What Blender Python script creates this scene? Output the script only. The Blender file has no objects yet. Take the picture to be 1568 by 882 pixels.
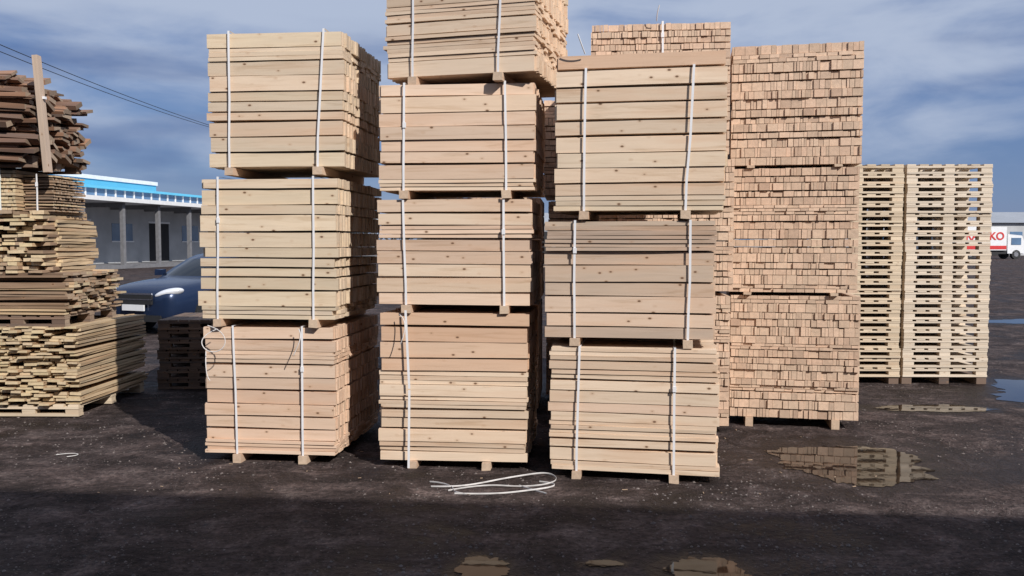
import bpy, math, random
from mathutils import Vector, Matrix, noise
R=random.Random(7)
sc=bpy.context.scene
sc.view_settings.view_transform='Standard'
sc.view_settings.look='None'
sc.view_settings.exposure=0
rad=math.radians
# ---------------- helpers
class MB:
    def __init__(s): s.v=[];s.f=[];s.m=[]
    def box(s,x0,x1,y0,y1,z0,z1,m=0,j=0,M=None):
        b=len(s.v)
        for z in (z0,z1):
            for (x,y) in ((x0,y0),(x1,y0),(x1,y1),(x0,y1)):
                p=Vector((x+j*R.uniform(-1,1),y+j*R.uniform(-1,1),z+j*R.uniform(-1,1)))
                if M: p=M@p
                s.v.append(p)
        for q in ((0,3,2,1),(4,5,6,7),(0,1,5,4),(1,2,6,5),(2,3,7,6),(3,0,4,7)):
            s.f.append([b+i for i in q]); s.m.append(m)
    def board(s,x0,x1,y0,y1,z0,z1,n=1,by=0,bz=0,m=0,M=None,j=0):
        b=len(s.v); ph=R.uniform(0,6.28)
        for i in range(n+1):
            t=i/n; x=x0+(x1-x0)*t
            oy=by*math.sin(t*3.1+ph); oz=bz*math.sin(t*2.7+ph*1.3)
            for (y,z) in ((y0,z0),(y1,z0),(y1,z1),(y0,z1)):
                p=Vector((x,y+oy+j*R.uniform(-1,1),z+oz+j*R.uniform(-1,1)))
                if M: p=M@p
                s.v.append(p)
        for i in range(n):
            a=b+i*4; c=a+4
            for k in range(4):
                k2=(k+1)%4
                s.f.append([a+k,a+k2,c+k2,c+k][::-1]); s.m.append(m)
        s.f.append([b,b+1,b+2,b+3][::-1]); s.m.append(m)
        e=b+n*4
        s.f.append([e,e+1,e+2,e+3]); s.m.append(m)
    def quad(s,a,b,c,d,m=0):
        i=len(s.v); s.v+= [Vector(a),Vector(b),Vector(c),Vector(d)]; s.f.append([i,i+1,i+2,i+3]); s.m.append(m)
    def cyl(s,p0,p1,r,n=12,m=0,r1=None):
        p0=Vector(p0);p1=Vector(p1); d=(p1-p0).normalized()
        u=d.orthogonal().normalized(); w=d.cross(u); b=len(s.v)
        for p,rr in ((p0,r),(p1,r if r1 is None else r1)):
            for i in range(n):
                a=2*math.pi*i/n; s.v.append(p+u*math.cos(a)*rr+w*math.sin(a)*rr)
        for i in range(n):
            j=(i+1)%n; s.f.append([b+i,b+j,b+n+j,b+n+i]); s.m.append(m)
        s.f.append([b+i for i in range(n)][::-1]); s.m.append(m)
        s.f.append([b+n+i for i in range(n)]); s.m.append(m)
    def obj(s,name,mats,parent=None,loc=(0,0,0),rz=0,smooth=False):
        me=bpy.data.meshes.new(name); me.from_pydata([tuple(v) for v in s.v],[],s.f)
        for m in mats: me.materials.append(m)
        for p,mi in zip(me.polygons,s.m):
            p.material_index=mi; p.use_smooth=smooth
        me.update()
        o=bpy.data.objects.new(name,me); sc.collection.objects.link(o)
        o.location=loc; o.rotation_euler=(0,0,rz)
        if parent: o.parent=parent
        return o
def empty(name,loc,rz=0):
    e=bpy.data.objects.new(name,None); sc.collection.objects.link(e)
    e.location=loc; e.rotation_euler=(0,0,rz); e.empty_display_size=.2
    return e
def curve(name,splines,mat,depth=.005,parent=None,ribbon=0,loc=(0,0,0)):
    c=bpy.data.curves.new(name,'CURVE'); c.dimensions='3D'; c.bevel_depth=depth; c.bevel_resolution=1; c.extrude=ribbon
    for pts in splines:
        sp=c.splines.new('NURBS'); sp.points.add(len(pts)-1)
        for i,p in enumerate(pts): sp.points[i].co=(p[0],p[1],p[2],1)
        sp.use_endpoint_u=True; sp.order_u=min(4,len(pts)); sp.resolution_u=8
    c.materials.append(mat)
    o=bpy.data.objects.new(name,c); sc.collection.objects.link(o); o.location=loc
    if parent: o.parent=parent
    return o
# ---------------- materials
class NT:
    def __init__(s,name):
        s.mat=bpy.data.materials.new(name); s.mat.use_nodes=True; s.t=s.mat.node_tree
        s.n=s.t.nodes; s.l=s.t.links; s.b=s.n['Principled BSDF']
    def N(s,ty,**k):
        n=s.n.new(ty)
        for a,v in k.items(): setattr(n,a,v)
        return n
    def set(s,inp,v):
        if isinstance(v,bpy.types.NodeSocket): s.l.new(v,inp)
        else: inp.default_value=v
    def math(s,op,a,b=0,c=0,clamp=False):
        n=s.N('ShaderNodeMath',operation=op); n.use_clamp=clamp
        s.set(n.inputs[0],a); s.set(n.inputs[1],b); s.set(n.inputs[2],c); return n.outputs[0]
    def vm(s,op,a,b):
        n=s.N('ShaderNodeVectorMath',operation=op); s.set(n.inputs[0],a); s.set(n.inputs[1],b); return n.outputs[0]
    def mix(s,f,a,b,bl='MIX'):
        n=s.N('ShaderNodeMix',data_type='RGBA',blend_type=bl)
        s.set(n.inputs[0],f); s.set(n.inputs[6],a); s.set(n.inputs[7],b); return n.outputs[2]
    def noise(s,vec,scale,detail=4,rough=.55,dist=0):
        n=s.N('ShaderNodeTexNoise'); 
        if vec is not None: s.l.new(vec,n.inputs['Vector'])
        n.inputs['Scale'].default_value=scale; n.inputs['Detail'].default_value=detail
        n.inputs['Roughness'].default_value=rough; n.inputs['Distortion'].default_value=dist
        return n.outputs[0]
    def ramp(s,f,stops,interp='LINEAR'):
        n=s.N('ShaderNodeValToRGB'); s.set(n.inputs[0],f); cr=n.color_ramp; cr.interpolation=interp
        while len(cr.elements)<len(stops): cr.elements.new(.5)
        for e,(p,c) in zip(cr.elements,stops):
            e.position=p; e.color=(c if len(c)==4 else (*c,1)) if not isinstance(c,(int,float)) else (c,c,c,1)
        return n.outputs[0]
    def mr(s,f,a,b,c=0,d=1):
        n=s.N('ShaderNodeMapRange'); s.set(n.inputs[0],f)
        for i,v in zip((1,2,3,4),(a,b,c,d)): n.inputs[i].default_value=v
        return n.outputs[0]
    def bump(s,h,st=.3,dist=.01):
        n=s.N('ShaderNodeBump'); n.inputs['Strength'].default_value=st; n.inputs['Distance'].default_value=dist
        s.l.new(h,n.inputs['Height']); s.l.new(n.outputs[0],s.b.inputs['Normal'])
def plain(name,col,rough=.6,metal=0,var=.12,scale=4,spec=.5,coat=0):
    k=NT(name); tc=k.N('ShaderNodeTexCoord')
    nz=k.noise(tc.outputs['Object'],scale,3)
    f=k.mr(nz,.3,.7,1-var,1+var)
    c=k.mix(1,(*col,1),f,'MULTIPLY')
    k.l.new(c,k.b.inputs['Base Color']); k.b.inputs['Roughness'].default_value=rough
    k.b.inputs['Metallic'].default_value=metal; k.b.inputs['Specular IOR Level'].default_value=spec
    k.b.inputs['Coat Weight'].default_value=coat
    return k.mat
def wood(name,cols,endcol,grey=.15,knot=1.0,contrast=1.0,stain=(.38,.30,.235),heart=.3):
    k=NT(name); tc=k.N('ShaderNodeTexCoord'); g=k.N('ShaderNodeNewGeometry'); rnd=g.outputs['Random Per Island']
    off=k.N('ShaderNodeCombineXYZ'); k.l.new(k.math('MULTIPLY',rnd,57.),off.inputs[0]); k.l.new(k.math('MULTIPLY',rnd,31.),off.inputs[1]); k.l.new(k.math('MULTIPLY',rnd,83.),off.inputs[2])
    ob=tc.outputs['Object']
    v1=k.vm('ADD',k.vm('MULTIPLY',ob,(1.8,30,30)),off.outputs[0])
    grain=k.noise(v1,1.0,4,.6,.7)
    v2=k.vm('ADD',k.vm('MULTIPLY',ob,(7,12,12)),off.outputs[0])
    vo=k.N('ShaderNodeTexVoronoi'); k.l.new(v2,vo.inputs['Vector']); vo.inputs['Scale'].default_value=1
    kd=vo.outputs['Distance']
    r2=k.math('FRACT',k.math('MULTIPLY',rnd,7.31)); r3=k.math('FRACT',k.math('MULTIPLY',rnd,23.7))
    n=len(cols); base=k.ramp(r2,[(i/(n-1),c) for i,c in enumerate(cols)])
    br=k.mr(r3,0,1,1-.14*contrast,1+.11*contrast)
    base=k.mix(1,base,br,'MULTIPLY')
    st=k.noise(k.vm('ADD',k.vm('MULTIPLY',ob,(.9,7,7)),off.outputs[0]),1.0,3,.6,.3)
    base=k.mix(k.math('MULTIPLY',k.mr(st,.50,.36),heart,0,True),base,(.62,.38,.24,1))
    gr=k.ramp(grain,[(.28,(.76,.70,.63)),(.45,(.96,.95,.94)),(.6,(1.0,1.0,1.0)),(.8,(.88,.84,.80))])
    base=k.mix(.85,base,gr,'MULTIPLY')
    base=k.mix(k.math('MULTIPLY',k.mr(st,.50,.74),grey*2.2,0,True),base,(*stain,1))
    ring=k.mr(kd,.09,.2,.35*knot,0)
    base=k.mix(ring,base,(.42,.25,.14,1))
    kn=k.mr(kd,.065,.105,.9*knot,0)
    base=k.mix(kn,base,(.13,.065,.035,1))
    sx=k.N('ShaderNodeSeparateXYZ'); k.l.new(tc.outputs['Normal'],sx.inputs[0])
    em=k.math('GREATER_THAN',k.math('ABSOLUTE',sx.outputs[0]),.7)
    ec=k.mix(1,(*endcol,1),k.mr(r3,0,1,.74,1.14),'MULTIPLY')
    ec=k.mix(k.math('MULTIPLY',r2,.45),ec,(.64,.50,.37,1))
    ec=k.mix(1,ec,k.mr(grain,.3,.7,.85,1.1),'MULTIPLY')
    col=k.mix(em,base,ec)
    k.l.new(col,k.b.inputs['Base Color']); k.b.inputs['Roughness'].default_value=.78
    k.b.inputs['Specular IOR Level'].default_value=.25
    k.bump(grain,.3,.004)
    return k.mat
M_pale=wood('sawn_pine_pale',[(.69,.545,.41),(.73,.58,.44),(.67,.515,.38),(.71,.54,.40)],(.62,.455,.32),.05)
M_yel=wood('sawn_pine_yellow',[(.69,.565,.41),(.65,.535,.395),(.73,.59,.44),(.61,.505,.39)],(.57,.45,.33),.12,heart=.2)
M_pink=wood('sawn_pine_pink',[(.69,.51,.385),(.72,.55,.42),(.65,.46,.34),(.69,.53,.40)],(.65,.44,.31),.06)
M_oran=wood('sawn_pine_orange',[(.60,.38,.255),(.64,.45,.32),(.56,.36,.24),(.66,.49,.36)],(.60,.38,.25),.08,heart=.55)
M_greyw=wood('sawn_pine_weathered',[(.54,.41,.31),(.49,.375,.29),(.58,.45,.34),(.45,.34,.265)],(.47,.35,.26),.2,stain=(.31,.26,.215))
M_end=wood('sawn_pine_ends',[(.63,.47,.35),(.67,.50,.38)],(.63,.44,.32),.1)
M_endp=wood('sawn_pine_ends_pale',[(.63,.47,.35),(.67,.50,.38)],(.66,.475,.35),.1)
M_scrap=wood('waney_boards_tan',[(.52,.39,.24),(.42,.30,.18),(.58,.45,.29),(.36,.25,.15)],(.58,.46,.28),.3,contrast=1.8,stain=(.25,.2,.15))
M_scrapd=wood('waney_boards_brown',[(.26,.175,.115),(.34,.23,.15),(.19,.125,.085),(.40,.28,.19)],(.32,.22,.14),.35,contrast=2,stain=(.18,.14,.11),heart=.1)
M_bark=wood('bark_slabs',[(.15,.09,.065),(.22,.13,.09),(.28,.155,.095),(.10,.065,.05)],(.17,.12,.085),.3,contrast=2,stain=(.13,.11,.1),heart=.1)
M_pal=wood('pallet_wood',[(.66,.57,.46),(.70,.61,.50),(.60,.51,.40)],(.57,.47,.36),.12,.4,heart=.1)
M_pal2=wood('pallet_wood_yellow',[(.64,.53,.39),(.68,.57,.43),(.58,.47,.34)],(.56,.45,.32),.15,.4,heart=.15)
M_pald=wood('pallet_wood_old',[(.16,.11,.085),(.22,.15,.11),(.12,.085,.07)],(.2,.14,.1),.4,stain=(.12,.1,.09),heart=0)
M_run=wood('runner_wood',[(.46,.33,.24),(.52,.39,.29)],(.50,.37,.27),.3)
M_strap=plain('white_strap',(.76,.76,.78),.4,var=.05)
M_strapg=plain('dirty_strap',(.60,.58,.57),.45,var=.2,scale=12)
# ---------------- lumber packs
def layers(H,lo,hi):
    hs=[]
    while sum(hs)<H-.5*lo: hs.append(R.choice([lo,(lo+hi)/2,hi,R.uniform(lo,hi)]))
    k=H/sum(hs); return [h*k for h in hs]
def pack(name,cx,y,z0,L,D,H,rot,mats,straps=(),runners=None,ends=False,lean=0,flat=.3,lo=.075,hi=.125,rag=.008,skid=True,gap0=.062):
    e=empty(name,(cx,y,z0),rad(rot)); mb=MB(); z=0
    Lb,Dd=(D,L) if ends else (L,D)
    hs=layers(H,lo,hi)
    mi=0
    for li,h in enumerate(hs):
        if R.random()<.45: mi=R.randrange(len(mats))
        sh=R.uniform(-.010,.010)+lean*(z/H)
        ys=R.uniform(-.008,.008)
        isflat=R.random()<flat
        g=.0016
        if not isflat:
            yy=0
            lt=.004 if R.random()<.5 else .012
            if ends: tl=[.024,.03,.045,.05,.095]; lt*=.7
            else: tl=[.022,.024,.028]
            while yy<Dd-.008:
                t=min(R.choice(tl),Dd-yy)
                edge=(yy<.001 or yy+t>Dd-.01) and not ends
                xa=-Lb/2+sh+R.uniform(-rag,rag)*(1.6 if edge else 1.3); xb=Lb/2+sh+R.uniform(-rag,rag)*1.3
                dy=R.uniform(-.006,.006)+ys if edge else 0
                mb.board(xa,xb,yy+g+dy,yy+t-g+dy,z+.0008,z+h-lt-R.uniform(0,.006),n=6 if edge else 1,by=.003 if edge else 0,bz=.0032 if edge else 0,m=mi,j=.0008 if edge else 0)
                yy+=t
                if ends and R.random()<.04: mi=R.randrange(len(mats))
        else:
            k=max(2,round(h/.032)) ; hh=h/k
            for q in range(k):
                yy=0
                while yy<Dd-.02:
                    t=min(R.choice([.09,.1,.12,.075]),Dd-yy)
                    edge=(yy<.001 or yy+t>Dd-.01) and not ends
                    xa=-Lb/2+sh+R.uniform(-rag,rag)*1.5; xb=Lb/2+sh+R.uniform(-rag,rag)*1.5
                    dy=R.uniform(-.010,.008) if edge else 0
                    mb.board(xa,xb,yy+g+dy,yy+t-g+dy,z+.0008,z+hh-R.uniform(.001,.006),n=6 if edge else 1,by=.003 if edge else 0,bz=.0018 if edge else 0,m=mi,j=.0006 if edge else 0)
                    yy+=t
                z+=hh
            z-=h
        z+=h
    o=mb.obj('boards',mats,e)
    if ends:
        o.rotation_euler=(0,0,rad(90)); o.location=(L/2,D/2,0)
    st=MB(); w=.0085
    for (xt,xb) in straps:
        ya=-.017; yb=D+.013; zb=-.052; zt=H+.006; mid=(xt+xb)/2+R.uniform(-.006,.006)
        P=[(xb,ya,zb),(xb+.2*(mid-xb),ya-.003,H*.2),(mid,ya,H*.5),(mid+.6*(xt-mid),ya-.002,H*.8),(xt,ya,zt),(xt,yb,zt),(xb,yb,zb),(xb,ya,zb)]
        for a,b in zip(P[:-1],P[1:]):
            st.quad((a[0]-w,a[1],a[2]),(a[0]+w,a[1],a[2]),(b[0]+w,b[1],b[2]),(b[0]-w,b[1],b[2]))
        zz=R.uniform(.5,.9)*H
        if R.random()<.5: st.box(xt-.013,xt+.013,ya-.008,ya-.002,zz-.02,zz+.02)
    if straps: st.obj('straps',[M_strap],e)
    if skid:
        rn=MB()
        for x in (runners if runners is not None else [s[1] for s in straps]):
            rn.board(-.03,D+.03,-x-.035,-x+.035,-gap0 if z0>.2 else -z0+.001,-.002,m=0,j=.003)
        if rn.v:
            ro=rn.obj('runners',[M_run],e); ro.rotation_euler=(0,0,rad(90))
    return e
# left column
pack('lumber_stack',-1.92,6.68,.072,1.07,1.3,1.018,-6,[M_pink,M_pale],[(-.29,-.27),(.275,.27)],lo=.1,hi=.135,flat=.12)
pack('lumber_stack',-1.925,6.66,1.152,1.09,1.3,1.11,-6,[M_pale,M_yel,M_yel],[(-.38,-.40),(.39,.38)],lean=.03,rag=.016,flat=.35)
pack('lumber_stack',-1.84,6.66,2.342,1.08,1.12,1.045,-6,[M_yel,M_yel,M_pale],[(-.36,-.37),(.40,.34)],rag=.012,flat=.35)
# middle column
pack('lumber_stack',-.465,6.5,.062,1.15,1.1,.70,-6,[M_pale,M_pale,M_pink],[],runners=[-.31,.27],lean=.01,lo=.08,hi=.12,flat=.3)
pack('lumber_stack',-.455,6.5,.764,1.14,1.1,.455,-6,[M_oran,M_oran,M_pink],[],runners=[],lean=.02,lo=.1,hi=.14,flat=.1)
pack('lumber_stack',-.445,6.5,1.275,1.19,1.1,.81,-6,[M_pink,M_pale],[(-.39,-.37),(.385,.39)],lo=.1,hi=.135,flat=.08)
pack('lumber_stack',-.42,6.5,2.15,1.19,1.1,.81,-6,[M_pale,M_pink],[(-.40,-.41),(.37,.38)],lo=.09,hi=.13,flat=.15)
pack('lumber_stack',-.40,6.5,3.022,1.18,1.17,.85,-15,[M_yel,M_pale],[(-.36,-.37),(.34,.31)],rag=.014,flat=.3)
s=MB()
for a,b in (((-.80,6.505,-.0),(-.79,6.50,.62)),((-.79,6.50,.62),(-.815,6.50,1.235))):
    s.quad((a[0]-.009,a[1]-.02,a[2]+.01),(a[0]+.009,a[1]-.022,a[2]+.01),(b[0]+.009,b[1]-.022,b[2]),(b[0]-.009,b[1]-.02,b[2]))
s.obj('strap_band',[M_strap])
# right column
pack('lumber_stack',.885,6.17,.062,1.22,1.1,.92,-10,[M_pale,M_pink,M_pale],[(-.39,-.41),(.30,.30)],flat=.25)
pack('lumber_stack',.85,6.2,1.05,1.23,1.1,.86,-10,[M_greyw,M_pink,M_greyw],[(-.39,-.39),(.44,.43)],lo=.09,hi=.13,flat=.15)
pack('lumber_stack',.925,6.2,1.985,1.22,1.1,1.03,-10,[M_yel,M_pale,M_pale],[(-.39,-.40),(.38,.33)],lo=.1,hi=.135,flat=.12)
pack('lumber_stack',.925,6.2,3.018,1.20,1.1,.11,-10,[M_oran],[],runners=[],lo=.11,hi=.11,flat=0,skid=False)
# behind right column, board ends facing the yard
for (z0,H,dx) in ((.07,1.2,.0),(1.31,1.2,.02),(2.55,1.19,-.03)):
    pack('lumber_stack',1.37+dx,7.78,z0,1.25,1.2,H,-6,[M_end,M_endp],[(.02,.02)] if z0>2 else [],runners=[-.4,.4],ends=True,lo=.055,hi=.085,flat=.2,rag=.007,gap0=.035)
for (z0,H,dx) in ((.07,1.05,.0),(1.18,1.03,.02),(2.27,1.04,-.03)):
    pack('lumber_stack',1.0+dx,9.3,z0,1.25,1.2,H,-4,[M_end,M_endp],[],runners=[-.4,.4],ends=True,lo=.055,hi=.085,flat=.2)
for (z0,H,dx) in ((.07,1.05,.0),(1.18,1.03,.02),(2.27,1.04,-.03)):
    pack('lumber_stack',-.33+dx,8.6,z0,1.2,1.2,H,-4,[M_end,M_endp],[],runners=[-.4,.4],ends=True,lo=.055,hi=.085,flat=.2)
# far right ends stack
for (z0,H,cx) in ((.09,1.165,2.665),(1.285,1.17,2.63),(2.48,1.12,2.645)):
    pack('lumber_stack',cx,7.98,z0,1.17,1.2,H,-12,[M_endp,M_endp,M_end],[],runners=[-.4,.38],ends=True,lo=.06,hi=.09,flat=.12,rag=.007,gap0=.026)
# ---------------- pallets
PH=.1185
def pallet(mb,W,D,z,m=0,ox=0,oy=0,a=0):
    M=Matrix.Translation((ox,oy,z))@Matrix.Rotation(a,4,'Z')
    for y in (0,D/2-.05,D-.1):
        mb.board(0,W,y+.001,y+.099,.0008,.026,m=m,M=M)
        for x in (0,W/2-.07,W-.14):
            mb.board(x+.004,x+.136,y+.006,y+.096,.027,.073,m=m,M=M)
        mb.board(0,W,y+.001,y+.099,.074,.0955,m=m,M=M)
    n=7
    for i in range(n):
        x=i*(W-.11)/(n-1)
        Mx=M@Matrix.Translation((x+.055,0,0))@Matrix.Rotation(rad(90),4,'Z')
        mb.board(R.uniform(-.004,.004),D,-.053,.053,.0965,.1175,m=m,M=Mx)
def pallet_stack(name,x,y,rot,n,W,D,mat,jit=.008,z0=.09,feet=True):
    e=empty(name,(x,y,0),rad(rot)); mb=MB()
    for i in range(n):
        pallet(mb,W,D,z0+i*(PH+.0007),0,R.uniform(-jit,jit),R.uniform(-jit,jit),R.uniform(-.006,.006)*jit/.008)
    mb.obj('pallets',[mat],e)
    if feet:
        f=MB()
        for xx in (0,W/2-.06,W-.12): f.board(xx,xx+.12,.02,D-.02,.001,z0-.001)
        f.obj('feet',[M_pald],e)
    return e
pallet_stack('pallet_stack',4.84,10.45,-1,22,1.04,1.2,M_pal)
pallet_stack('pallet_stack',3.68,10.47,-1,22,1.12,1.2,M_pal2)
pallet_stack('pallet_stack',-4.22,10.05,4,7,.85,1.1,M_pald,.03,z0=.002,feet=False)
pallet_stack('pallet_stack',-3.36,9.7,-3,7,.8,1.1,M_pald,.03,z0=.002,feet=False)
# ---------------- left scrap piles
def scrap(mb,x0,x1,y0,y1,z0,z1,th=.024,rag=.06,fan=1.5,mats=1,gap=.25):
    z=z0
    while z<z1:
        h=R.uniform(th*.8,th*1.3); p=y0
        while p<y1:
            w=R.uniform(.07,.17)
            if R.random()>gap*.3:
                ang=rad(R.uniform(-fan,fan)); zz=z+R.uniform(0,.008)
                l0=-(x1-x0)/2+R.uniform(-rag,rag); l1=(x1-x0)/2+R.uniform(-rag,rag)
                M=Matrix.Translation(((x0+x1)/2,p+w/2,0))@Matrix.Rotation(ang,4,'Z')
                mb.board(l0,l1,-w/2+.003,w/2-.003,zz,zz+h*.92,n=4,by=.006,bz=.006,m=R.randrange(mats),M=M,j=.003)
            p+=w+R.uniform(0,.02)
        z+=h+R.uniform(.001,.008)
def scrap_obj(name,cx,y,rot,W,D,z0,z1,mats,ends,rag=.05,fan=1.5,pal=True,th=.024):
    e=empty(name,(cx,y,z0),rad(rot)); mb=MB()
    Lb,Dd=(D,W) if ends else (W,D)
    H=z1-z0; zb=.125 if pal else 0
    scrap(mb,-Lb/2,Lb/2,0,Dd,zb,H,rag=rag,fan=fan,mats=len(mats),th=th)
    o=mb.obj('boards',mats,e)
    if ends: o.rotation_euler=(0,0,rad(90)); o.location=(W/2,D/2,0)
    if pal:
        pm=MB(); 
        n=max(1,int(W/1.25+.5)); w=W/n
        for i in range(n): pallet(pm,w-.03,D-.04,.001,0,-W/2+i*w+.01,.02)
        pm.obj('base_pallet',[M_pald if z0>.5 else M_pal2],e)
    return e
scrap_obj('waney_board_stack',-5.37,8.42,-1,2.1,1.5,.012,.90,[M_scrap],True,rag=.05,fan=1.0)
scrap_obj('waney_board_stack',-5.46,8.46,0,2.0,1.15,.91,1.43,[M_scrapd,M_scrapd,M_scrap],False,rag=.04,fan=1.5)
scrap_obj('waney_board_stack',-5.72,8.50,1,2.1,.9,1.44,2.06,[M_scrap,M_scrap,M_scrapd],True,rag=.07,fan=3.5,pal=False,th=.03)
scrap_obj('waney_board_stack',-4.80,8.75,-2,.30,.72,1.44,1.98,[M_scrap],True,rag=.04,fan=2.5,pal=False,th=.03)
pack('lumber_stack',-5.20,8.52,2.08,.50,.9,.40,-2,[M_scrap],[(.1,.1)],runners=[],ends=True,lo=.03,hi=.04,flat=0,rag=.01)
pack('lumber_stack',-4.79,8.62,2.07,.30,.6,.37,-2,[M_scrap,M_scrapd],[(-.0,-.0)],runners=[],ends=False,lo=.025,hi=.032,flat=0,rag=.01)
e=empty('bark_slab_bundle',(-5.70,8.5,2.50),rad(-2)); mb=MB()
pallet(mb,1.1,.9,0,1,-.15,0); pallet(mb,1.1,.9,0,1,-1.38,0)
z=.15
while z<.98:
    y=0
    while y<.9:
        w=R.uniform(.06,.16); h=R.uniform(.02,.05)
        top=.98-.35*abs((y-.35))**1.5
        if z<top:
            M=Matrix.Translation((-.3,y,z+R.uniform(-.01,.02)))@Matrix.Rotation(rad(R.uniform(-3,3)),4,'Z')@Matrix.Rotation(rad(R.uniform(-2.0,2.0)+2.2),4,'Y')@Matrix.Rotation(rad(R.uniform(-35,35)),4,'X')
            mb.board(-1.3+R.uniform(-.1,.1),1.27+R.uniform(-.20,.12)-(.15 if z>.75 else 0),-w/2,w/2,-h/2,h/2,n=6,by=.012,bz=.012,m=0,M=M,j=.006)
        y+=w*.85
    z+=.036
mb.obj('slabs',[M_bark,M_pald],e)
pb=MB(); pb.board(-.06,1.08,-.04,.04,-.11,-.06,m=0,j=.004)
po=pb.obj('upright_batten',[M_greyw],e); po.rotation_euler=(0,rad(-94),0); po.location=(1.03,-.03,0)
st=MB(); st.box(1.03,1.12,-.05,-.015,.66,.685); st.obj('strap_clip',[M_strap],e)
# strap tails
loops=[[(-2.30,6.60,1.08),(-2.42,6.56,1.03),(-2.41,6.54,.93),(-2.30,6.54,.89),(-2.19,6.54,.96),(-2.24,6.54,1.08),(-2.36,6.56,1.11)],
 [(-2.40,6.62,.9),(-2.38,6.56,.84),(-2.39,6.56,.72),(-2.35,6.56,.68)],
 [(-1.66,6.58,1.08),(-1.61,6.53,1.02),(-1.66,6.52,.95),(-1.69,6.53,.88)]]
curve('strap_tail',loops,M_strapg,.0038)
curve('strap_tail',[[(-.86,6.48,1.20),(-.80,6.42,1.17),(-.80,6.40,1.08),(-.85,6.42,.98)]],M_strapg,.0035)
curve('strap_tail',[[(.53,6.24,3.12),(.50,6.18,3.17),(.47,6.15,3.24)],[(1.30,7.74,3.74),(1.29,7.68,3.80),(1.31,7.66,3.86)]],M_strap,.005)
gs=[[(-.58,6.0,.008),(-.45,5.95,.02),(-.30,6.02,.008),(-.1,6.16,.015),(.12,6.27,.02),(.28,6.28,.04),(.36,6.15,.012),(.22,6.02,.008),(-.0,5.98,.008),(-.2,6.03,.02),(-.45,5.90,.008)],
    [(-.40,5.83,.008),(-.12,5.80,.008),(.1,5.86,.02),(.31,5.98,.008),(.33,6.08,.008),(.2,6.12,.01)],
    [(-.60,6.12,.008),(-.5,6.06,.02),(-.38,5.95,.008),(-.43,5.86,.012),(-.33,5.82,.008)],
    [(.05,6.02,.01),(.16,5.9,.008),(.24,5.83,.008)]]
curve('loose_strap',gs,M_strapg,.0012,ribbon=.0045)
curve('loose_strap',[[(-3.75,6.9,.01),(-3.6,6.97,.02),(-3.5,6.9,.01),(-3.62,6.82,.015)]],M_strapg,.003)
# ---------------- ground
def puddle_specs():
    return [(2.66,6.68,.58,.60),(-.16,4.47,.15,.17),(1.04,4.42,.22,.20),(6.75,9.75,1.15,.95),(12.3,18.8,2.0,.6),(.5,4.55,.10,.05),(4.4,8.9,.6,.18),(-3.6,4.6,.3,.12)]
k=NT('wet_dirt_asphalt'); tc=k.N('ShaderNodeTexCoord'); ob=tc.outputs['Object']
big=k.noise(ob,.55,4,.6,.6); mid=k.noise(ob,2.3,6,.72,.5); fine=k.noise(ob,26,4,.72); 
trk=k.noise(k.vm('MULTIPLY',ob,(.8,2.4,1)),1.3,4,.7,1.0)
base=k.ramp(mid,[(.32,(.023,.0165,.0155)),(.46,(.042,.031,.029)),(.56,(.070,.053,.050)),(.70,(.128,.102,.095))])
base=k.mix(.75,base,k.ramp(trk,[(.36,(.42,.37,.36)),(.5,(.95,.92,.91)),(.66,(1.65,1.55,1.5))]),'MULTIPLY')
base=k.mix(1,base,k.mr(fine,.32,.68,.35,1.65),'MULTIPLY')
vo=k.N('ShaderNodeTexVoronoi'); k.l.new(ob,vo.inputs['Vector']); vo.inputs['Scale'].default_value=48
sr=k.N('ShaderNodeSeparateColor'); k.l.new(vo.outputs['Color'],sr.inputs[0])
peb=k.math('MULTIPLY',k.mr(vo.outputs['Distance'],.22,.32,1,0),k.math('GREATER_THAN',sr.outputs[0],.72))
base=k.mix(k.math('MULTIPLY',peb,.6),base,k.mix(sr.outputs[1],(.06,.05,.048,1),(.25,.215,.20,1)))
wet=k.ramp(k.math('ADD',k.math('MULTIPLY',big,.6),k.math('MULTIPLY',mid,.4)),[(.43,1),(.51,0)])
rim=None
for (px,py,rx,ry) in puddle_specs():
    v=k.vm('MULTIPLY',k.vm('SUBTRACT',ob,(px,py,0)),(1/(rx*1.8),1/(ry*1.8),0))
    n=k.N('ShaderNodeVectorMath',operation='LENGTH'); k.l.new(v,n.inputs[0])
    d=k.math('ADD',n.outputs['Value'],k.math('MULTIPLY',k.math('SUBTRACT',mid,.5),1.6))
    f=k.mr(d,.65,1.05,1,0)
    rim=f if rim is None else k.math('MAXIMUM',rim,f)
wet=k.math('MAXIMUM',k.math('MULTIPLY',wet,.8),rim)
base=k.mix(k.math('MULTIPLY',wet,.75),base,(.015,.010,.009,1))
k.l.new(base,k.b.inputs['Base Color'])
k.l.new(k.math('SUBTRACT',.92,k.math('MULTIPLY',wet,.45)),k.b.inputs['Roughness'])
k.b.inputs['Specular IOR Level'].default_value=.2
hgt=k.math('ADD',k.math('ADD',k.math('MULTIPLY',mid,2.2),k.math('MULTIPLY',fine,.6)),k.math('MULTIPLY',peb,.3))
k.bump(hgt,.9,.04)
M_ground=k.mat
g=MB(); g.quad((-900,-900,0),(900,-900,0),(900,900,0),(-900,900,0)); g.obj('ground',[M_ground])
k=NT('puddle_water'); tc=k.N('ShaderNodeTexCoord')
k.b.inputs['Base Color'].default_value=(.014,.010,.009,1); k.b.inputs['Roughness'].default_value=.03; k.b.inputs['IOR'].default_value=1.42
k.bump(k.noise(tc.outputs['Object'],9,2),.06,.004); M_water=k.mat
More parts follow.
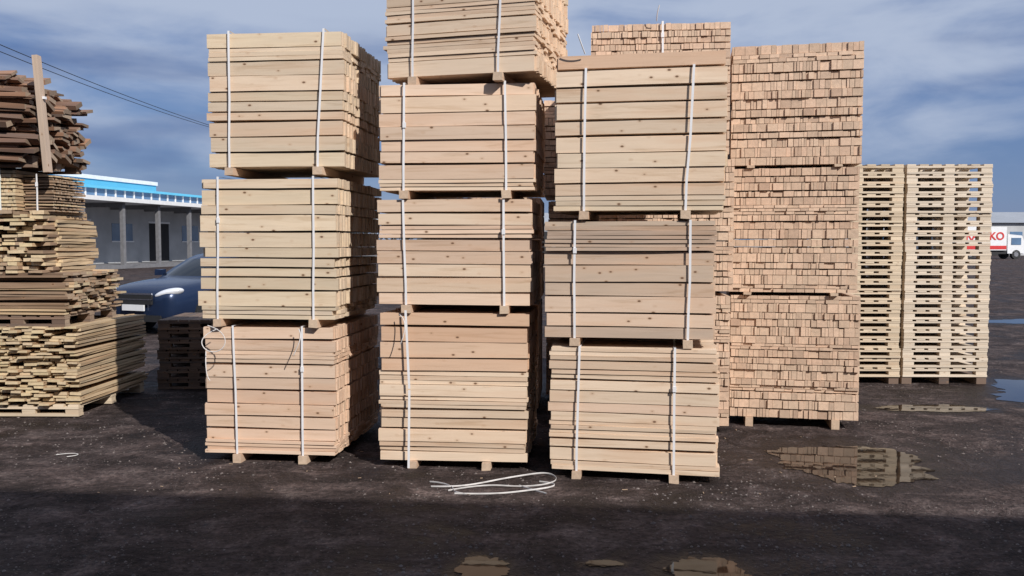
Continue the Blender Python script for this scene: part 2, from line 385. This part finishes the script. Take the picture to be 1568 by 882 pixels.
for (px,py,rx,ry) in puddle_specs():
    mb=MB(); n=120; so=R.uniform(0,50)
    for i in range(n):
        a=2*math.pi*i/n; r=1+.36*noise.noise(Vector((math.cos(a)*1.3+so,math.sin(a)*1.3,0)))+.18*noise.noise(Vector((math.cos(a)*5+so,math.sin(a)*5,3)))+.10*noise.noise(Vector((math.cos(a)*16+so,math.sin(a)*16,3)))
        mb.v.append(Vector((math.cos(a)*rx*r,math.sin(a)*ry*r,0)))
    mb.f.append(list(range(n))); mb.m.append(0)
    mb.obj('puddle',[M_water],loc=(px,py,.004))
M_stone=plain('gravel_stone',(.14,.118,.11),.9,var=.6,scale=9); M_chip=plain('wood_chip',(.36,.26,.18),.85,var=.3,scale=8)
mb=MB()
def bit(x,y,s,m,fl=.6):
    b=len(mb.v); a=R.uniform(0,6.28)
    for dx,dy,dz in ((1,0,0),(0,1,0),(-1,0,0),(0,-1,0),(0,0,1)):
        q=R.uniform(.6,1.2)*s; X=dx*q;Y=dy*q*.8
        mb.v.append(Vector((x+X*math.cos(a)-Y*math.sin(a),y+X*math.sin(a)+Y*math.cos(a),.001+dz*s*fl)))
    for i in range(4): mb.f.append([b+i,b+(i+1)%4,b+4]); mb.m.append(m)
pud=puddle_specs()
for i in range(16000):
    y=4+R.random()**1.5*9; x=R.uniform(-.68,.68)*y
    if any(((x-p[0])/p[2])**2+((y-p[1])/p[3])**2<1.5 for p in pud): continue
    if noise.noise(Vector((x*.9,y*.9,1)))<R.uniform(-.45,.45): continue
    bit(x,y,abs(R.gauss(.004,.0045))+.003,0)
mb.obj('gravel',[M_stone])
mb=MB()
for i in range(60):
    y=5.8+R.random()**1.5*3; x=R.uniform(-3.0,3)
    a=R.uniform(0,3.14); M=Matrix.Translation((x,y,.004))@Matrix.Rotation(a,4,'Z')
    l=R.uniform(.005,.02); mb.box(-l,l,-.003,.003,0,.003,0,.001,M)
mb.obj('wood_chips',[M_chip])
# ---------------- car
M_paint=plain('car_paint_blue',(.014,.028,.070),.27,.35,.03,coat=.35,spec=.45); M_glass=plain('car_glass',(.008,.011,.015),.07,0,.02,spec=.35)
M_black=plain('black_rubber',(.015,.015,.016),.7,0,.1); M_chrome=plain('chrome',(.65,.66,.68),.18,1,.03); M_lamp=plain('headlight_lens',(.75,.77,.80),.15,.25,.2,scale=14,coat=.8)
M_white=plain('white_paint',(.72,.73,.74),.45,0,.06); M_red=plain('red_paint',(.55,.03,.03),.5,0,.08)
def car(x,y,rot):
    e=empty('parked_car',(x,y,0),rad(rot)); e.scale=(1.04,1.04,1.04); mb=MB()
    S=[(-2.36,.55,.66,.34),(-2.33,.74,.78,.25),(-2.18,.84,.87,.21),(-1.75,.89,.94,.2),(-1.2,.90,.985,.2),(-.8,.905,1.0,.2),(0,.91,1.0,.2),(.9,.91,1.01,.2),(1.6,.90,1.04,.2),(2.1,.86,1.02,.23),(2.30,.76,.92,.3),(2.35,.6,.8,.36)]
    ring=0
    for (yy,w,zt,zb) in S:
        h=zt-zb
        half=[(.86,zb),(.965,zb+.1*h),(1.0,zb+.35*h),(.995,zb+.62*h),(.975,zb+.82*h),(.90,zt-.03*h),(.6,zt+.015),(.3,zt+.03),]
        pts=[(a*w,b) for a,b in half]+[(0,zt+.035)]+[(-a*w,b) for a,b in half[::-1]]
        ring=len(pts)
        for p in pts: mb.v.append(Vector((p[0],yy,p[1])))
    for i in range(len(S)-1):
        for j in range(ring):
            j2=(j+1)%ring
            mb.f.append([i*ring+j,i*ring+j2,(i+1)*ring+j2,(i+1)*ring+j]); mb.m.append(0)
    mb.f.append(list(range(ring))[::-1]); mb.m.append(0)
    b=(len(S)-1)*ring; mb.f.append([b+i for i in range(ring)]); mb.m.append(0)
    o=mb.obj('body',[M_paint],e,smooth=True); o.modifiers.new('s','SUBSURF').render_levels=2; o.modifiers['s'].levels=1
    cb=MB(); rings=[(.97,-1.12,1.85,.83),(1.03,-1.02,1.80,.82),(1.16,-.80,1.60,.78),(1.36,-.42,1.28,.695),(1.43,-.24,1.1,.64),(1.47,-.02,.9,.56),(1.485,.2,.7,.42)]
    n=0
    for (z,ya,yb,w) in rings:
        pts=[(-w*.86,ya+.06),(-w*.4,ya-.05),(w*.4,ya-.05),(w*.86,ya+.06),(w*.97,ya+.22),(w,ya+.95),(w,ya+1.03),(w,yb-.45),(w*.95,yb-.15),(w*.7,yb),(0,yb+.04),(-w*.7,yb),(-w*.95,yb-.15),(-w,yb-.45),(-w,ya+1.03),(-w,ya+.95),(-w*.97,ya+.22)]
        n=len(pts)
        for p in pts: cb.v.append(Vector((p[0],p[1],z)))
    for i in range(len(rings)-1):
        for j in range(n):
            j2=(j+1)%n
            glass = 1<=i<3 and j in (0,1,2,9,10,4,6,13,15)
            cb.f.append([i*n+j,i*n+j2,(i+1)*n+j2,(i+1)*n+j]); cb.m.append(1 if glass else 0)
    b=(len(rings)-1)*n; cb.f.append([b+i for i in range(n)]); cb.m.append(0)
    cb.obj('cabin',[M_paint,M_glass],e,smooth=True)
    wh=MB()
    for sx in (-1,1):
        for yy in (-1.42,1.38):
            wh.cyl((sx*.70,yy,.33),(sx*.908,yy,.33),.37,24,0)
            wh.cyl((sx*.71,yy,.32),(sx*.917,yy,.32),.32,24,0)
            wh.cyl((sx*.90,yy,.32),(sx*.924,yy,.32),.21,16,1)
    wh.obj('wheels',[M_black,M_chrome],e)
    d=MB()
    d.box(-.42,.42,-2.40,-2.30,.56,.73,0); d.box(-.44,.44,-2.405,-2.38,.735,.765,1); d.box(-.44,.44,-2.405,-2.38,.64,.655,1)
    d.box(-.6,.6,-2.36,-2.25,.24,.36,0); d.box(-.26,.26,-2.42,-2.39,.44,.55,2)
    for sx in (-1,1): d.box(sx*1.0-.09,sx*1.0+.09,-.78,-.66,1.02,1.14,3,.01); d.box(min(sx*.86,sx*.95),max(sx*.86,sx*.95),-.74,-.70,1.03,1.06,3)
    d.obj('trim',[M_black,M_chrome,M_white,M_paint],e)
    for sx in (-1,1):
        bpy.ops.mesh.primitive_uv_sphere_add(segments=24,ring_count=14,radius=1)
        h=bpy.context.object; h.name='headlight'; h.parent=e; h.scale=(.27,.13,.085); h.location=(sx*.63,-2.17,.755); h.rotation_euler=(rad(-18),rad(-sx*14),rad(sx*32))
        h.data.materials.append(M_lamp)
        for p in h.data.polygons: p.use_smooth=True
car(-6.30,18.5,-22)
# ---------------- buildings
M_wall=plain('painted_wall',(.42,.43,.44),.85,0,.15,.6); M_walld=plain('grey_wall',(.28,.29,.31),.85,0,.15,.4)
M_blue=plain('blue_cladding',(.10,.42,.62),.5,0,.06,.5); M_win=plain('window_glass',(.10,.18,.30),.12,0,.2,.5,spec=.8); M_dark=plain('dark_opening',(.02,.02,.022),.8); M_conc=plain('concrete_column',(.16,.16,.17),.85,0,.15)
M_roof=plain('sheet_roof',(.30,.32,.35),.6,0,.1,.3)
e=empty('warehouse_building',(-30.2,60,0),math.atan2(.98,.196)); w=MB()
w.box(-30,48,0,20,0,4.45,0); w.box(-30,48,.3,20,4.46,5.0,0)
w.box(-30.4,48,-4.4,.28,4.52,4.80,1)
w.box(-30,48,.35,19,5.0,5.08,1)
w.box(-30,48,.45,19,5.08,5.72,2); w.box(-30.1,48.1,.1,19.4,5.72,5.90,3)
x=-30
while x<48: w.box(x-.06,x+.06,.38,.5,5.08,5.72,1); x+=1.1
x=-29
while x<48:
    w.box(x-.13,x+.13,-3.95,-3.69,.25,4.5,4); w.box(x-.1,x+.1,-3.9,-.0,4.2,4.5,4)
    x+=4
for a in (-26,-18,-10,-2,7.5,16,25,34,43):
    w.box(a,a+2.6,-.03,.1,.3,3.3,5); w.box(a-.12,a+2.72,-.06,-.031,3.3,3.45,1)
for a in (-22,-14,-6,3,12,21,30): w.box(a,a+2.4,-.03,.1,1.9,3.2,2); w.box(a-.1,a+2.5,-.08,-.031,1.8,1.9,1)
w.box(-30,48,-4.2,-.001,.0,.25,4)
w.box(-30,13,3,14,5.92,6.65,3); w.box(-30.1,13.1,2.9,14.1,6.65,6.95,1)
w.obj('walls_and_canopy',[M_wall,M_white,M_win,M_blue,M_conc,M_dark],e)
def shed(name,x,y,L,D,H,rh,wall,roof,rot=0,doors=4):
    e=empty(name,(x,y,0),rad(rot)); w=MB(); w.box(0,L,0,D,0,H,0)
    b=len(w.v)
    for xx in (-.4,L+.4):
        w.v+= [Vector((xx,-.5,H-.05)),Vector((xx,D/2,H+rh)),Vector((xx,D+.5,H-.05)),Vector((xx,D/2,H-.05))]
    w.f+=[[b,b+4,b+5,b+1],[b+1,b+5,b+6,b+2],[b,b+1,b+2],[b+4,b+6,b+5],[b,b+2,b+6,b+4]]; w.m+=[1]*5
    for i in range(doors):
        a=(i+.5)*L/doors; w.box(a-1.6,a+1.6,-.04,.1,0,H*.72,2); w.box(a+2.4,a+4.2,-.04,.1,H*.45,H*.72,3)
    w.obj('walls_and_roof',[wall,roof,M_dark,M_win],e)
shed('storage_shed',62,118,60,18,4.6,1.6,M_wall,M_roof,4,6)
shed('storage_shed',45,150,70,18,5.2,2.2,M_walld,M_roof,-3,6)
shed('storage_shed',-10,140,60,18,5,2,M_walld,M_roof,0,6)
e=empty('loading_hall_building',(0,-1.95,0),rad(-5)); w=MB()
H=7.15
w.box(-22,22,-14,0,0,H-.25,0); w.box(-22.3,22.3,-14.3,.35,H-.25,H,1)
for a in (-18,-12,-6,3,9,15): w.box(a,a+3,-.1,.03,0,3.6,2); w.box(a-.15,a+3.15,.031,.07,3.6,3.75,1)
for a in (-20,-14,-8,0,6,12,18): w.box(a,a+1.6,-.1,.03,4.2,5.2,3)
w.obj('walls_and_roof',[M_wall,M_roof,M_dark,M_win],e)
# ---------------- delivery truck
e=empty('delivery_truck',(51.7,92,0),rad(4)); w=MB()
w.box(-4.2,1.9,0,2.5,.95,3.5,0); w.box(-4.2,3.9,.2,2.3,.55,.93,2)
b=len(w.v)
for y in (.1,2.4):
    w.v+=[Vector(p) for p in ((2.1,y,.6),(4.1,y,.6),(4.15,y,1.5),(3.7,y,2.55),(2.1,y,2.7))]
w.f+=[[b,b+1,b+2,b+3,b+4],[b+9,b+8,b+7,b+6,b+5],[b+1,b+6,b+7,b+2],[b+2,b+7,b+8,b+3],[b+3,b+8,b+9,b+4],[b,b+4,b+9,b+5],[b,b+5,b+6,b+1]]; w.m+=[0]*7
w.box(2.5,3.6,.06,.11,1.55,2.3,1); 
for x in (-3.2,-2.1,3.1): w.cyl((x,.1,.5),(x,.5,.5),.5,18,2); w.cyl((x,2,.5),(x,2.4,.5),.5,18,2); w.cyl((x,.08,.5),(x,.1,.5),.25,12,3)
w.box(-4.2,1.9,-.012,-.003,1.05,1.45,4)
w.obj('body',[M_white,M_win,M_black,M_chrome,M_red],e)
tx=bpy.data.curves.new('lettering','FONT'); tx.body='DRAWKO'; tx.size=1.15; tx.extrude=.01; tx.materials.append(M_red); tx.offset=.03
to=bpy.data.objects.new('lettering',tx); sc.collection.objects.link(to); to.parent=e; to.location=(-3.6,-.02,2.1); to.rotation_euler=(rad(90),0,0); 
# ---------------- distant trees
k=NT('distant_foliage'); k.b.inputs['Base Color'].default_value=(.055,.055,.05,1); k.b.inputs['Roughness'].default_value=.95
mb=MB()
for i in range(9000):
    x=R.uniform(-320,320); y=240+R.uniform(-15,15)
    top=6+4*noise.noise(Vector((x*.05,0,0)))+3*noise.noise(Vector((x*.2,4,0)))
    z=R.uniform(0,1)**.7*top; s=R.uniform(.5,1.5); b=len(mb.v)
    for q in range(3): mb.v.append(Vector((x+R.uniform(-s,s),y+R.uniform(-s,s),max(0,z+R.uniform(-s,s)))))
    mb.f.append([b,b+1,b+2]); mb.m.append(0)
mb.obj('distant_tree_line',[k.mat])
# ---------------- poles and wires
def pole(x,y):
    p=MB(); p.cyl((0,0,0),(0,0,9.6),.15,10,0,.09); p.box(-.7,.7,-.06,.06,9.0,9.12,1); 
    for xx in (-.6,.6): p.cyl((xx,0,9.12),(xx,0,9.3),.05,8,1)
    p.obj('utility_pole',[M_conc,M_walld],loc=(x,y,0))
pole(-18,62); pole(-18.3,16)
sp=[]
for dx,dz in ((-.6,0),(.6,-.25)):
    sp.append([(-18.2+dx,16+46*t,9.3+dz-.6*4*t*(1-t)) for t in [i/12 for i in range(13)]])
curve('overhead_wires',sp,M_black,.014)
# ---------------- light
az=38; el=36
d=Vector((-math.sin(rad(az))*math.cos(rad(el)),math.cos(rad(az))*math.cos(rad(el)),-math.sin(rad(el))))
sl=bpy.data.lights.new('sun','SUN'); sl.energy=5.0; sl.angle=rad(.5); sl.color=(1,.95,.89)
so=bpy.data.objects.new('sun',sl); sc.collection.objects.link(so); so.rotation_euler=d.to_track_quat('-Z','Y').to_euler(); so.location=(10,-15,20)
W=bpy.data.worlds.new('World'); sc.world=W; W.use_nodes=True
nt=W.node_tree; N=nt.nodes; Lk=nt.links; bg=N['Background']; bg.inputs[1].default_value=.088
sk=N.new('ShaderNodeTexSky'); sk.sky_type='NISHITA'; sk.sun_disc=False; sk.sun_elevation=rad(el); sk.sun_rotation=rad(180-az); sk.dust_density=.5; sk.air_density=1.0
tc=N.new('ShaderNodeTexCoord')
def vmul(v,s,a=(0,0,0)):
    m=N.new('ShaderNodeMapping'); Lk.new(v,m.inputs[0]); m.inputs['Scale'].default_value=s; m.inputs['Location'].default_value=a; return m.outputs[0]
def nz(v,sc_,det,ro,di=0):
    n=N.new('ShaderNodeTexNoise'); Lk.new(v,n.inputs['Vector']); n.inputs['Scale'].default_value=sc_; n.inputs['Detail'].default_value=det; n.inputs['Roughness'].default_value=ro; n.inputs['Distortion'].default_value=di; return n.outputs[0]
def mrg(f,a,b,c=0,d_=1):
    n=N.new('ShaderNodeMapRange'); n.interpolation_type='SMOOTHSTEP'; Lk.new(f,n.inputs[0]); 
    for i,v in zip((1,2,3,4),(a,b,c,d_)): n.inputs[i].default_value=v
    return n.outputs[0]
def mx(f,a,b):
    n=N.new('ShaderNodeMix'); n.data_type='RGBA'
    for i,v in ((0,f),(6,a),(7,b)):
        if isinstance(v,bpy.types.NodeSocket): Lk.new(v,n.inputs[i])
        else: n.inputs[i].default_value=v
    return n.outputs[2]
def mt(op,a,b):
    n=N.new('ShaderNodeMath'); n.operation=op; n.use_clamp=False
    for i,v in enumerate((a,b)):
        if isinstance(v,bpy.types.NodeSocket): Lk.new(v,n.inputs[i])
        else: n.inputs[i].default_value=v
    return n.outputs[0]
gv=tc.outputs['Generated']; sz=N.new('ShaderNodeSeparateXYZ'); Lk.new(gv,sz.inputs[0]); Z=sz.outputs[2]
n1=nz(vmul(gv,(1.5,1.5,6.0),(3.1,1.7,.4)),1.4,5,.5,.3)
n2=nz(vmul(gv,(2.2,2.2,7),(7.3,2.2,1.1)),2.4,6,.55,.4)
blue=mx(.72,sk.outputs[0],(.95,1.95,4.9,1))
zz=mt('MULTIPLY',mrg(Z,.06,.28),.17)
bright=mrg(mt('ADD',mt('ADD',mt('MULTIPLY',n1,.6),mt('MULTIPLY',n2,.4)),zz),.48,.70)
c=mx(mt('MULTIPLY',bright,.85),blue,(5.5,6.3,7.9,1))
dark=mrg(nz(vmul(gv,(1.3,1.3,8),(1.3,5.7,.9)),1.7,4,.5,.2),.48,.70)
dk=mt('MULTIPLY',dark,mrg(Z,.02,.07)); dk=mt('MULTIPLY',dk,mrg(Z,.16,.30,.7,.05))
c=mx(dk,c,(1.05,1.75,3.8,1))
Lk.new(c,bg.inputs[0])
# ---------------- camera
cd=bpy.data.cameras.new('camera'); cd.sensor_width=36; cd.lens=36*1300/1568; cd.clip_end=3000; cd.clip_start=.05
co=bpy.data.objects.new('camera',cd); sc.collection.objects.link(co); co.location=(0,0,1.75); co.rotation_euler=(rad(90-3.04),0,0)
sc.camera=co
